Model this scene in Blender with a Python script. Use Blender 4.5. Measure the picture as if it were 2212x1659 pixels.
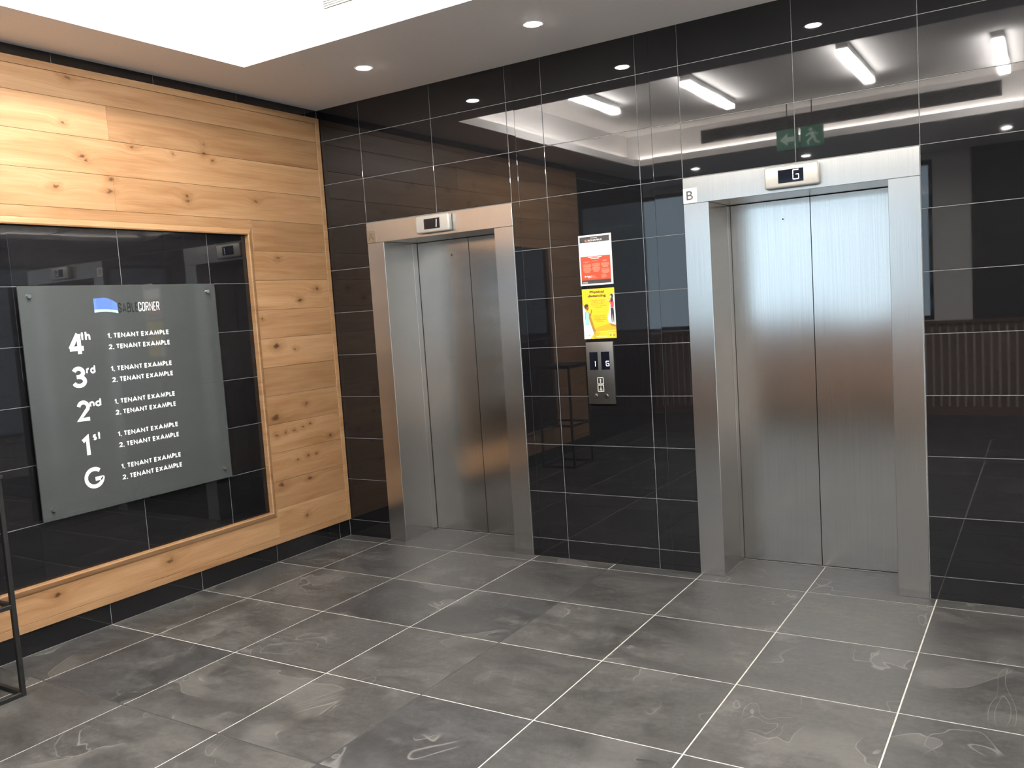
import bpy, bmesh, math, random
from mathutils import Matrix, Vector

random.seed(7)
SC = bpy.context.scene
for o in list(bpy.data.objects):
    bpy.data.objects.remove(o, do_unlink=True)
COL = SC.collection

# ------------------------------------------------------------------ camera
CAM_POS = (4.3587109, -4.6157660, 1.5758336)
RIGHT = Vector((0.8490483, 0.5242892, -0.0650988))
DOWN = Vector((-0.0090270, -0.1088050, -0.9940221))
FWD = Vector((-0.5282381, 0.8445604, -0.0876479))
FOCAL_PX = 1871.03
cam_data = bpy.data.cameras.new('camera')
cam_data.sensor_fit = 'HORIZONTAL'
cam_data.sensor_width = 36.0
cam_data.lens = FOCAL_PX / 2212.0 * 36.0
cam_data.clip_start = 0.05
cam = bpy.data.objects.new('camera', cam_data)
COL.objects.link(cam)
UP, BACK = -DOWN, -FWD
m = Matrix.Identity(4)
for i in range(3):
    m[i][0], m[i][1], m[i][2], m[i][3] = RIGHT[i], UP[i], BACK[i], CAM_POS[i]
cam.matrix_world = m
SC.camera = cam

# ------------------------------------------------------------------ light levels and exposure
SKY = (0.72, 0.86, 1.0)
SKY_STRENGTH = 1.0
TUBE_POWER = 64.0
LED_POWER = 26.0
SPOT_POWER = 60.0
SC.view_settings.view_transform = 'Standard'
SC.view_settings.look = 'None'
SC.view_settings.exposure = 1.4
SC.view_settings.gamma = 1.0
SC.view_settings.use_curve_mapping = False
SC.cycles.max_bounces = 7
SC.cycles.diffuse_bounces = 4
SC.cycles.glossy_bounces = 4
SC.cycles.transmission_bounces = 2
SC.cycles.transparent_max_bounces = 6
SC.cycles.use_adaptive_sampling = True
SC.cycles.adaptive_threshold = 0.022
SC.cycles.adaptive_min_samples = 16
SC.cycles.use_light_tree = False
SC.cycles.sample_clamp_indirect = 6.0
SC.cycles.use_denoising = True
SC.cycles.caustics_reflective = False
SC.cycles.caustics_refractive = False

world = bpy.data.worlds.new('world')
SC.world = world
world.use_nodes = True
bg = world.node_tree.nodes['Background']
bg.inputs['Color'].default_value = (*SKY, 1)
bg.inputs['Strength'].default_value = SKY_STRENGTH

# ------------------------------------------------------------------ dimensions (metres; lift wall is y = 0, left wall is x = 0)
ZC = 3.035            # underside of the dropped ceiling
Z9 = 0.1187           # first tile joint of the lift wall
VX = [0.3825, 0.9827, 1.5557, 1.8065, 2.4092, 2.6582, 3.2638, 3.8406, 4.4406, 5.0406, 5.6406, 6.2406, 6.8406, 7.4406, 8.0406, 8.6406, 9.5]
XR, YF = 9.5, -6.6    # right wall, front wall
YE, XA = -5.78, -2.2   # end of the panelled wall, side of the alcove beyond it
FCX = [0.0, 0.3836, 0.9828, 1.5853, 2.1227, 2.6639, 3.2646, 3.8689, 4.4700, 5.0700, 5.6700]
FLY = [-0.105 - 0.602 * k for k in range(9)]
LIFTS = [(0.3825, 1.5557, 0.525, 1.4185), (2.6580, 3.8380, 2.7985, 3.6960)]
HZ0, HZ1 = 2.0765, 2.2150   # lift header
DOOR_Y = 0.355

# ------------------------------------------------------------------ material helpers
class NT:
    def __init__(s, name):
        s.mat = bpy.data.materials.new(name)
        s.mat.use_nodes = True
        s.t = s.mat.node_tree
        s.b = s.t.nodes['Principled BSDF']
        s.out = s.t.nodes['Material Output']
    def n(s, typ, **kw):
        nd = s.t.nodes.new(typ)
        for k, v in kw.items():
            setattr(nd, k, v)
        return nd
    def l(s, a, b):
        s.t.links.new(a, b)
    def setv(s, sock, v):
        if hasattr(v, 'is_linked') or hasattr(v, 'links'):
            s.l(v, sock)
        else:
            sock.default_value = v
    def math(s, op, a, b=0.0, c=None, clamp=False):
        nd = s.n('ShaderNodeMath', operation=op, use_clamp=clamp)
        s.setv(nd.inputs[0], a)
        s.setv(nd.inputs[1], b)
        if c is not None:
            s.setv(nd.inputs[2], c)
        return nd.outputs[0]
    def vmath(s, op, a, b=(0, 0, 0)):
        nd = s.n('ShaderNodeVectorMath', operation=op)
        s.setv(nd.inputs[0], a)
        s.setv(nd.inputs[1], b)
        return nd.outputs['Value'] if op in ('DISTANCE', 'LENGTH', 'DOT_PRODUCT') else nd.outputs[0]
    def noise(s, vec, scale, detail=3.0, rough=0.5, dist=0.0):
        nd = s.n('ShaderNodeTexNoise')
        s.l(vec, nd.inputs['Vector'])
        nd.inputs['Scale'].default_value = scale
        nd.inputs['Detail'].default_value = detail
        nd.inputs['Roughness'].default_value = rough
        nd.inputs['Distortion'].default_value = dist
        return nd.outputs[0]
    def ramp(s, fac, stops):
        nd = s.n('ShaderNodeValToRGB')
        el = nd.color_ramp.elements
        while len(el) < len(stops):
            el.new(0.5)
        for e, (p, c) in zip(el, stops):
            e.position = p
            e.color = (*c, 1) if len(c) == 3 else c
        s.l(fac, nd.inputs[0])
        return nd.outputs[0]
    def mix(s, fac, a, b, blend='MIX'):
        nd = s.n('ShaderNodeMix', data_type='RGBA', blend_type=blend)
        s.setv(nd.inputs[0], fac)
        s.setv(nd.inputs[6], a if not isinstance(a, tuple) else (*a, 1))
        s.setv(nd.inputs[7], b if not isinstance(b, tuple) else (*b, 1))
        return nd.outputs[2]
    def maprange(s, v, a, b, c=0.0, d=1.0, smooth=True):
        nd = s.n('ShaderNodeMapRange', interpolation_type='SMOOTHSTEP' if smooth else 'LINEAR')
        s.setv(nd.inputs[0], v)
        for i, x in enumerate((a, b, c, d)):
            nd.inputs[i + 1].default_value = x
        return nd.outputs[0]
    def bump(s, h, dist, strength=1.0):
        nd = s.n('ShaderNodeBump')
        nd.inputs['Strength'].default_value = strength
        nd.inputs['Distance'].default_value = dist
        s.l(h, nd.inputs['Height'])
        s.l(nd.outputs[0], s.b.inputs['Normal'])
    def pos(s):
        return s.n('ShaderNodeNewGeometry').outputs['Position']
    def rnd(s):
        return s.n('ShaderNodeObjectInfo').outputs['Random']

MATS = {}
def plain(name, col, rough=0.5, metal=0.0, ior=1.5, grain=0.04, scale=60.0):
    """Plain coloured stuff with a faint procedural grain."""
    if name in MATS:
        return MATS[name]
    k = NT(name)
    nz = k.noise(k.pos(), scale, 2.0)
    f = k.maprange(nz, 0.25, 0.75, 1 - grain, 1 + grain)
    k.l(k.mix(1.0, tuple(col), f, 'MULTIPLY'), k.b.inputs['Base Color'])
    k.b.inputs['Roughness'].default_value = rough
    k.b.inputs['Metallic'].default_value = metal
    k.b.inputs['IOR'].default_value = ior
    MATS[name] = k.mat
    return k.mat

def glow(name, col, strength):
    if name in MATS:
        return MATS[name]
    k = NT(name)
    k.b.inputs['Base Color'].default_value = (0.8, 0.8, 0.8, 1)
    k.b.inputs['Emission Color'].default_value = (*col, 1)
    k.b.inputs['Emission Strength'].default_value = strength
    MATS[name] = k.mat
    return k.mat

def mat_black_tile():
    k = NT('polished_black_tile')
    p = k.pos()
    r = k.rnd()
    base = k.mix(r, (0.006, 0.006, 0.0068), (0.0095, 0.009, 0.0098))
    k.l(base, k.b.inputs['Base Color'])
    k.l(k.maprange(k.noise(p, 9.0, 2.0), 0.3, 0.7, 0.012, 0.03), k.b.inputs['Roughness'])
    k.b.inputs['IOR'].default_value = 1.62
    return k.mat

def mat_slate():
    k = NT('slate_floor_tile')
    r = k.rnd()
    off = k.n('ShaderNodeCombineXYZ')
    k.l(k.math('MULTIPLY', r, 91.0), off.inputs[0])
    k.l(k.math('MULTIPLY', r, 37.0), off.inputs[1])
    k.l(k.math('MULTIPLY', r, 53.0), off.inputs[2])
    p = k.vmath('ADD', k.pos(), off.outputs[0])
    stretch = k.vmath('MULTIPLY', p, (1.0, 1.7, 1.0))
    cloud = k.noise(stretch, 2.6, 6.0, 0.68, 0.15)
    fine = k.noise(p, 42.0, 3.0, 0.7)
    streak = k.noise(k.vmath('MULTIPLY', p, (3.0, 17.0, 1.0)), 2.2, 4.0, 0.6, 0.8)
    col = k.ramp(cloud, [(0.25, (0.0245, 0.025, 0.0246)), (0.5, (0.0425, 0.0425, 0.0413)), (0.75, (0.075, 0.0745, 0.0708))])
    col = k.mix(1.0, col, k.maprange(fine, 0.25, 0.75, 0.82, 1.18), 'MULTIPLY')
    col = k.mix(1.0, col, k.maprange(streak, 0.3, 0.7, 0.90, 1.10), 'MULTIPLY')
    tone = k.ramp(k.math('FRACT', k.math('MULTIPLY', r, 7.31)), [(0.0, (0.70, 0.72, 0.76)), (0.3, (0.92, 0.92, 0.92)), (0.65, (1.02, 1.0, 0.97)), (1.0, (1.14, 1.12, 1.07))])
    col = k.mix(1.0, col, tone, 'MULTIPLY')
    # split layers of the stone: broad flakes with pale broken edges
    flake = k.noise(p, 1.7, 3.0, 0.52, 0.8)
    flake2 = k.noise(k.vmath('MULTIPLY', p, (1.0, 0.6, 1.0)), 2.6, 2.0, 0.5, 1.1)
    def rim(v, c, w):
        return k.maprange(k.math('ABSOLUTE', k.math('SUBTRACT', v, c)), 0.0, w, 1.0, 0.0)
    sparse = k.maprange(k.noise(p, 2.4, 1.0), 0.50, 0.60)
    lines = k.math('MAXIMUM', rim(flake, 0.55, 0.0060), k.math('MAXIMUM', rim(flake2, 0.60, 0.006), rim(flake2, 0.68, 0.006)))
    lines = k.math('MULTIPLY', lines, sparse)
    plate = k.math('MULTIPLY', k.maprange(flake, 0.548, 0.556), sparse)
    smudge = k.maprange(k.noise(k.vmath('ADD', p, (9.0, 2.0, 0.0)), 3.4, 5.0, 0.68, 0.15), 0.57, 0.74)
    col = k.mix(k.math('MULTIPLY', smudge, 0.45), col, (0.135, 0.131, 0.123))
    col = k.mix(k.math('MULTIPLY', plate, 0.35), col, (0.112, 0.108, 0.100))
    col = k.mix(k.math('MULTIPLY', lines, 0.42), col, (0.23, 0.222, 0.205))
    k.l(col, k.b.inputs['Base Color'])
    k.l(k.maprange(cloud, 0.3, 0.7, 0.42, 0.56), k.b.inputs['Roughness'])
    k.b.inputs['IOR'].default_value = 1.45
    k.bump(k.noise(p, 9.0, 4.0, 0.65), 0.004, 0.5)
    return k.mat

KNOTS = [(-1.845, 2.918, 1.3), (-1.895, 2.683, .8), (-1.813, 2.517, 1.0), (-1.784, 2.501, .8), (-1.498, 2.606, .9), (-1.018, 2.622, 1.0), (-0.956, 2.586, .7),
         (-1.978, 2.346, 1.1), (-1.671, 2.349, 1.2), (-1.652, 2.413, 1.0), (-1.164, 2.360, 1.0), (-1.167, 2.328, 1.0), (-0.636, 2.363, 1.0), (-1.009, 2.678, .6),
         (-1.245, 2.591, .6), (-0.571, 1.427, 1.7), (-0.407, 1.396, .9), (-0.326, 1.72, 1.1), (-0.159, 1.794, 1.2), (-0.354, 1.014, 1.1), (-0.636, 0.955, 2.2),
         (-0.633, 0.507, 1.9), (-0.641, 0.838, 1.2), (-0.376, 0.656, 1.0), (-0.376, 0.500, 1.2), (-1.531, 0.246, 1.5), (-2.205, 0.26, 1.2), (-0.424, 0.257, 1.0),
         (-0.678, 1.606, .8), (-0.56, 0.845, .8), (-0.48, 0.85, .9), (-0.40, 0.86, .8), (-0.33, 0.872, .9), (-0.50, 2.00, 1.1), (-0.30, 0.655, .8), (-0.47, 0.648, .8), (-0.15, 0.76, 1.0)]
def mat_wood():
    k = NT('oak_plank')
    r = k.rnd()
    p = k.pos()
    sep = k.n('ShaderNodeSeparateXYZ'); k.l(p, sep.inputs[0])
    # warped distance to the knots, which are longer along the grain (y)
    wob = k.noise(k.vmath('MULTIPLY', p, (1.0, 0.55, 1.3)), 34.0, 3.0, 0.65)
    flat = k.n('ShaderNodeCombineXYZ')
    k.l(k.math('MULTIPLY_ADD', k.math('SUBTRACT', wob, 0.5), 0.046, k.math('MULTIPLY', sep.outputs[1], 0.62)), flat.inputs[0])
    k.l(k.math('MULTIPLY_ADD', k.math('SUBTRACT', wob, 0.5), 0.040, sep.outputs[2]), flat.inputs[1])
    dist = None
    for (y, z, s) in KNOTS:
        d = k.math('DIVIDE', k.vmath('DISTANCE', flat.outputs[0], (y * 0.62, z, 0)), s)
        dist = d if dist is None else k.math('MINIMUM', dist, d)
    swirl = k.math('MULTIPLY', k.maprange(dist, 0.0, 0.075, 1.0, 0.0), 0.028)
    gp = k.n('ShaderNodeCombineXYZ')
    k.l(k.math('MULTIPLY', r, 40.0), gp.inputs[0])
    k.l(k.math('MULTIPLY_ADD', sep.outputs[1], 0.9, k.math('MULTIPLY', r, 17.0)), gp.inputs[1])
    k.l(k.math('MULTIPLY', k.math('ADD', sep.outputs[2], swirl), 11.0), gp.inputs[2])
    broad = k.noise(gp.outputs[0], 1.5, 3.0, 0.55, 0.7)
    gf = k.vmath('MULTIPLY', gp.outputs[0], (1.0, 1.6, 6.0))
    fine = k.noise(gf, 2.2, 5.0, 0.65, 0.3)
    col = k.ramp(broad, [(0.25, (0.232, 0.116, 0.048)), (0.45, (0.288, 0.159, 0.074)), (0.62, (0.322, 0.188, 0.093)), (0.8, (0.356, 0.220, 0.116))])
    col = k.mix(1.0, col, k.maprange(fine, 0.25, 0.75, 0.86, 1.10), 'MULTIPLY')
    tone = k.n('ShaderNodeObjectInfo').outputs['Color']     # each board has its own tone
    col = k.mix(1.0, col, tone, 'MULTIPLY')
    halo = k.maprange(dist, 0.010, 0.040, 1.0, 0.0)
    col = k.mix(k.math('MULTIPLY', halo, 0.5), col, (0.17, 0.078, 0.026))
    core = k.maprange(dist, 0.0030, 0.0125, 1.0, 0.0)
    col = k.mix(k.math('MULTIPLY', core, 0.85), col, (0.045, 0.018, 0.006))
    k.l(col, k.b.inputs['Base Color'])
    k.l(k.maprange(fine, 0.3, 0.7, 0.36, 0.48), k.b.inputs['Roughness'])
    k.b.inputs['IOR'].default_value = 1.42
    k.bump(k.noise(k.vmath('MULTIPLY', p, (1.0, 4.0, 160.0)), 1.0, 1.0), 0.0006, 0.4)
    return k.mat

def mat_steel(name, rough=0.21, col=(0.56, 0.55, 0.53), aniso=0.82):
    """Steel brushed up and down: reflections smear sideways."""
    k = NT(name)
    p = k.pos()
    geo = k.n('ShaderNodeNewGeometry')
    tan = k.vmath('ADD', k.vmath('CROSS_PRODUCT', geo.outputs['True Normal'], (0, 0, 1)), (0.001, 0.0, 0.0))
    k.l(tan, k.b.inputs['Tangent'])
    brush = k.noise(k.vmath('MULTIPLY', p, (420.0, 420.0, 2.0)), 1.0, 2.0)
    k.l(k.mix(1.0, col, k.maprange(brush, 0.3, 0.7, 0.95, 1.05), 'MULTIPLY'), k.b.inputs['Base Color'])
    k.b.inputs['Metallic'].default_value = 1.0
    k.b.inputs['Roughness'].default_value = rough
    k.b.inputs['Anisotropic'].default_value = aniso
    return k.mat

def mat_glass_sign():
    k = NT('grey_sign_glass')
    k.b.inputs['Base Color'].default_value = (0.068, 0.075, 0.073, 1)
    k.b.inputs['Roughness'].default_value = 0.05
    k.b.inputs['IOR'].default_value = 1.5
    nz = k.noise(k.pos(), 3.0, 2.0)
    k.l(k.maprange(nz, 0.3, 0.7, 0.80, 0.83), k.b.inputs['Alpha'])
    return k.mat

def mat_window_glass():
    k = NT('window_glass')
    tr = k.n('ShaderNodeBsdfTransparent'); tr.inputs[0].default_value = (0.93, 0.97, 0.98, 1)
    gl = k.n('ShaderNodeBsdfGlossy'); gl.inputs['Roughness'].default_value = 0.02
    fr = k.n('ShaderNodeFresnel'); fr.inputs[0].default_value = 1.45
    mx = k.n('ShaderNodeMixShader')
    k.l(fr.outputs[0], mx.inputs[0]); k.l(tr.outputs[0], mx.inputs[1]); k.l(gl.outputs[0], mx.inputs[2])
    k.l(mx.outputs[0], k.out.inputs[0])
    return k.mat

M_TILE = mat_black_tile()
M_SLATE = mat_slate()
M_WOOD = mat_wood()
M_STEEL = mat_steel('brushed_steel', 0.26)
M_STEEL_DOOR = mat_steel('brushed_steel_door', 0.20)
M_STEEL_PANEL = mat_steel('brushed_steel_panel', 0.42, (0.17, 0.163, 0.15), 0.5)
M_CHROME = plain('polished_metal', (0.78, 0.77, 0.75), 0.12, 1.0)
M_GROUT = plain('pale_wall_grout', (0.22, 0.22, 0.225), 0.8, grain=0.15)
M_FGROUT = plain('pale_floor_grout', (0.47, 0.455, 0.41), 0.85, grain=0.18, scale=25)
M_DGROUT = plain('dark_floor_grout', (0.026, 0.025, 0.024), 0.85, grain=0.2)
M_DARK = plain('dark_gap', (0.012, 0.012, 0.012), 0.7)
M_CEIL = plain('ceiling_paint', (0.90, 0.875, 0.865), 0.75, grain=0.02, scale=90)
M_WALLP = plain('white_wall_paint', (0.84, 0.83, 0.81), 0.7, grain=0.03)
M_BLACKMETAL = plain('black_powder_coat', (0.006, 0.006, 0.006), 0.5, grain=0.1)
M_SILVER = plain('silver_plastic', (0.44, 0.42, 0.375), 0.35, 0.25, grain=0.03)
M_SCREEN = plain('black_screen', (0.006, 0.007, 0.012), 0.06)
M_WHITE = plain('white_print', (0.92, 0.92, 0.90), 0.5, grain=0.01)
M_SIGNGLASS = mat_glass_sign()
M_WINGLASS = mat_window_glass()
M_BROWN = plain('brown_slat_wood', (0.17, 0.085, 0.042), 0.45, grain=0.25, scale=30)
M_DIGIT = glow('led_digit', (0.74, 0.72, 1.0), 1.0)
M_TUBE = glow('tube_diffuser', (1.0, 0.965, 0.925), TUBE_POWER)
M_LED = glow('led_strip_glow', (1.0, 0.93, 0.84), LED_POWER)
M_SPOT = glow('downlight_glow', (1.0, 0.95, 0.89), SPOT_POWER)

# ------------------------------------------------------------------ mesh helpers
def link(name, me, mat, parent=None):
    o = bpy.data.objects.new(name, me)
    COL.objects.link(o)
    if mat is not None and not me.materials:
        me.materials.append(mat)
    if parent is not None:
        o.parent = parent
    return o

def mesh(name, verts, faces, mat, parent=None, smooth=False):
    me = bpy.data.meshes.new(name)
    me.from_pydata([tuple(v) for v in verts], [], faces)
    me.update()
    if smooth:
        for f in me.polygons:
            f.use_smooth = True
    return link(name, me, mat, parent)

BOXF = [(0, 3, 2, 1), (4, 5, 6, 7), (0, 1, 5, 4), (1, 2, 6, 5), (2, 3, 7, 6), (3, 0, 4, 7)]
def boxv(x0, x1, y0, y1, z0, z1):
    return [(x0, y0, z0), (x1, y0, z0), (x1, y1, z0), (x0, y1, z0), (x0, y0, z1), (x1, y0, z1), (x1, y1, z1), (x0, y1, z1)]

def boxes(name, bl, mat, parent=None):
    v, f = [], []
    for b in bl:
        k = len(v)
        v += boxv(*b)
        f += [tuple(i + k for i in q) for q in BOXF]
    return mesh(name, v, f, mat, parent)

def box(name, x0, x1, y0, y1, z0, z1, mat, parent=None, bev=0.0, seg=1):
    if bev <= 0:
        return boxes(name, [(x0, x1, y0, y1, z0, z1)], mat, parent)
    bm = bmesh.new()
    vs = [bm.verts.new(v) for v in boxv(x0, x1, y0, y1, z0, z1)]
    for q in BOXF:
        bm.faces.new([vs[i] for i in q])
    bmesh.ops.bevel(bm, geom=bm.edges[:], offset=bev, segments=seg, affect='EDGES', profile=0.5)
    me = bpy.data.meshes.new(name)
    bm.to_mesh(me); bm.free()
    if seg > 1:
        for f in me.polygons:
            f.use_smooth = True
    return link(name, me, mat, parent)

def disc(name, cx, cy, cz, r, h, axis, mat, parent=None, n=24, r2=None, hole=0.0):
    """Short cylinder or ring along axis (unit vector), from base (cx,cy,cz) outwards by h; r2 = outer end radius."""
    ax = Vector(axis)
    a = ax.orthogonal().normalized()
    b = ax.cross(a)
    r2 = r if r2 is None else r2
    c0 = Vector((cx, cy, cz)); c1 = c0 + ax * h
    def ring(c, rr):
        return [c + (a * math.cos(2 * math.pi * i / n) + b * math.sin(2 * math.pi * i / n)) * rr for i in range(n)]
    if hole > 0:
        v = ring(c0, r) + ring(c1, r2) + ring(c1, hole) + ring(c0, hole)
        f = []
        for k in range(4):
            for i in range(n):
                j = (i + 1) % n
                k2 = (k + 1) % 4
                f.append((k * n + i, k * n + j, k2 * n + j, k2 * n + i))
    else:
        v = ring(c0, r) + ring(c1, r2)
        f = [(i, (i + 1) % n, n + (i + 1) % n, n + i) for i in range(n)]
        f += [tuple(range(n - 1, -1, -1)), tuple(range(n, 2 * n))]
    return mesh(name, v, f, mat, parent)

def empty(name, loc):
    o = bpy.data.objects.new(name, None)
    o.empty_display_size = 0.1
    o.location = loc
    COL.objects.link(o)
    return o

def adopt(root):
    """Parts were built in world coordinates: shift them under the root's place."""
    L = Vector(root.location)
    def shift(o):
        if o.data is not None and o.type == 'MESH':
            o.location = o.location - L
    for ch in root.children:
        shift(ch)

def tag(o, label, cat, group=None):
    o['label'] = label
    o['category'] = cat
    if group:
        o['group'] = group
    return o

def structure(o, label=None):
    o['kind'] = 'structure'
    if label:
        o['label'] = label
    return o

# pieces in a sheet: a shallow chamfered block whose face is local +Z, shared between equal sizes
PIECES = {}
def piece_mesh(name, w, h, t, ch, mat):
    key = (name, round(w, 4), round(h, 4), t, ch)
    if key in PIECES:
        return PIECES[key]
    x, y = w / 2, h / 2
    v = [(-x, -y, 0), (x, -y, 0), (x, y, 0), (-x, y, 0),
         (-x, -y, t - ch), (x, -y, t - ch), (x, y, t - ch), (-x, y, t - ch),
         (-x + ch, -y + ch, t), (x - ch, -y + ch, t), (x - ch, y - ch, t), (-x + ch, y - ch, t)]
    f = [(0, 3, 2, 1)]
    for k in (0, 4):
        for i in range(4):
            j = (i + 1) % 4
            f.append((k + i, k + j, k + 4 + j, k + 4 + i))
    f.append((8, 9, 10, 11))
    me = bpy.data.meshes.new(name)
    me.from_pydata(v, [], f); me.update()
    me.materials.append(mat)
    PIECES[key] = me
    return me

ROT_BACK = Matrix(((1, 0, 0), (0, 0, -1), (0, 1, 0)))      # local x->x, y->z, z(face)->-y
ROT_LEFT = Matrix(((0, 0, 1), (1, 0, 0), (0, 1, 0)))       # local x->y, y->z, z(face)->+x
ROT_FLOOR = Matrix.Identity(3)

def lay(name, parent, rot, centre, w, h, t, ch, mat, tilt=0.0):
    o = bpy.data.objects.new(name, piece_mesh(name, w, h, t, ch, mat))
    COL.objects.link(o)
    o.parent = parent
    r = rot
    if tilt:
        jit = Matrix.Rotation(math.radians(random.uniform(-tilt, tilt)), 3, 'X') @ Matrix.Rotation(math.radians(random.uniform(-tilt, tilt)), 3, 'Y')
        r = rot @ jit
    mm = r.to_4x4()
    mm.translation = Vector(centre)
    o.matrix_world = mm
    return o

# ------------------------------------------------------------------ lettering
def text_mesh(name, body, rect, plane, mat, parent, bold=0.0, thick=0.0006, spacing=1.0):
    """Lettering whose ink fills rect (a0, a1, z0, z1). plane = ('x', v): faces +x, a runs along +y;
    ('y', v): faces -y, a runs along +x."""
    cu = bpy.data.curves.new(name, 'FONT')
    cu.body = body
    cu.size = 1.0
    cu.offset = bold
    cu.space_character = spacing
    cu.align_x = 'CENTER'
    cu.resolution_u = 3
    cu.extrude = 0.0
    ob = bpy.data.objects.new(name, cu)
    COL.objects.link(ob)
    dg = bpy.context.evaluated_depsgraph_get()
    dg.update()
    me0 = bpy.data.meshes.new_from_object(ob.evaluated_get(dg))
    bpy.data.objects.remove(ob, do_unlink=True)
    bpy.data.curves.remove(cu)
    xs = [v.co.x for v in me0.vertices]; ys = [v.co.y for v in me0.vertices]
    x0, x1, y0, y1 = min(xs), max(xs), min(ys), max(ys)
    a0, a1, z0, z1 = rect
    ax, val = plane
    for v in me0.vertices:
        a = a0 + (v.co.x - x0) / (x1 - x0) * (a1 - a0)
        z = z0 + (v.co.y - y0) / (y1 - y0) * (z1 - z0)
        v.co = (val + thick, a, z) if ax == 'x' else (a, val - thick, z)
    me0.materials.clear()
    me0.name = name
    return link(name, me0, mat, parent)

def arc(cx, cz, rx, rz, a0, a1, n=10):
    return [(cx + rx * math.cos(math.radians(a0 + (a1 - a0) * i / n)), cz + rz * math.sin(math.radians(a0 + (a1 - a0) * i / n))) for i in range(n + 1)]
# geometric sans, centre lines in a box one cap height tall: (width, strokes)
GLYPH = {
    'A': (.78, [[(0, 0), (.39, 1), (.78, 0)], [(.17, .27), (.61, .27)]]),
    'E': (.40, [[(.40, 1), (0, 1), (0, 0), (.40, 0)], [(0, .52), (.38, .52)]]),
    'N': (.62, [[(0, 0), (0, 1), (.62, 0), (.62, 1)]]),
    'T': (.50, [[(0, 1), (.50, 1)], [(.25, 1), (.25, 0)]]),
    'X': (.62, [[(.02, 0), (.60, 1)], [(.02, 1), (.60, 0)]]),
    'M': (.88, [[(0, 0), (.15, 1), (.44, .08), (.73, 1), (.88, 0)]]),
    'P': (.44, [[(0, 0), (0, 1), (.20, 1)] + arc(.20, .74, .24, .26, 90, -90) + [(0, .48)]]),
    'L': (.36, [[(0, 1), (0, 0), (.36, 0)]]),
    '1': (.24, [[(0, .80), (.24, 1), (.24, 0)]]),
    '2': (.52, [arc(.25, .72, .25, .28, 170, -25) + [(0, 0), (.54, 0)]]),
    '3': (.50, [arc(.22, .76, .22, .24, 160, -90) , [(.12, .52), (.22, .52)], arc(.22, .26, .27, .26, 90, -160)]),
    '4': (.66, [[(.46, 0), (.46, 1)], [(.43, 1), (.03, .27)], [(0, .27), (.66, .27)]]),
    '.': (.0, [[(0, -.02), (0, .05)]]),
    'G': (.90, [arc(.46, .5, .46, .5, 48, 350, 22) + [(.91, .42), (.50, .42)]]),
    't': (.26, [[(.13, 0), (.13, .95)], [(0, .62), (.26, .62)]]),
    'h': (.42, [[(0, 0), (0, 1.0)], [(0, .38)] + arc(.21, .38, .21, .24, 180, 0) + [(.42, 0)]]),
    'r': (.26, [[(0, 0), (0, .62)], [(0, .34)] + arc(.22, .34, .22, .28, 180, 75)]),
    'd': (.52, [arc(.26, .30, .26, .31, 0, 360, 18), [(.52, 0), (.52, 1.0)]]),
    'n': (.42, [[(0, 0), (0, .62)], [(0, .36)] + arc(.21, .36, .21, .26, 180, 0) + [(.42, 0)]]),
    's': (.28, [arc(.14, .46, .13, .15, 30, 250, 8) + arc(.14, .16, .14, .16, 80, -150, 8)]),
    ' ': (.12, []),
}
CONDENSED = {
    'S': (.40, [[(.40, .74), (.40, .90), (.31, 1), (.09, 1), (0, .90), (0, .68), (.40, .36), (.40, .10), (.31, 0), (.09, 0), (0, .10), (0, .27)]]),
    'A': (.44, [[(0, 0), (.22, 1), (.44, 0)], [(.09, .24), (.35, .24)]]),
    'B': (.40, [[(.28, .52), (.38, .62), (.38, .90), (.30, 1), (0, 1), (0, 0), (.31, 0), (.40, .10), (.40, .42), (.30, .52)], [(0, .52), (.30, .52)]]),
    'L': (.28, [[(0, 1), (0, 0), (.28, 0)]]),
    'E': (.30, [[(.30, 1), (0, 1), (0, 0), (.30, 0)], [(0, .5), (.26, .5)]]),
    'C': (.40, [[(.40, .72), (.40, .90), (.31, 1), (.09, 1), (0, .90), (0, .10), (.09, 0), (.31, 0), (.40, .10), (.40, .28)]]),
    'O': (.40, [[(.20, 1), (.09, 1), (0, .90), (0, .10), (.09, 0), (.31, 0), (.40, .10), (.40, .90), (.31, 1), (.20, 1)]]),
    'R': (.40, [[(0, 0), (0, 1), (.30, 1), (.39, .90), (.39, .60), (.30, .50), (0, .50)], [(.22, .50), (.40, 0)]]),
    'N': (.44, [[(0, 0), (0, 1), (.44, 0), (.44, 1)]]),
}
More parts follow.
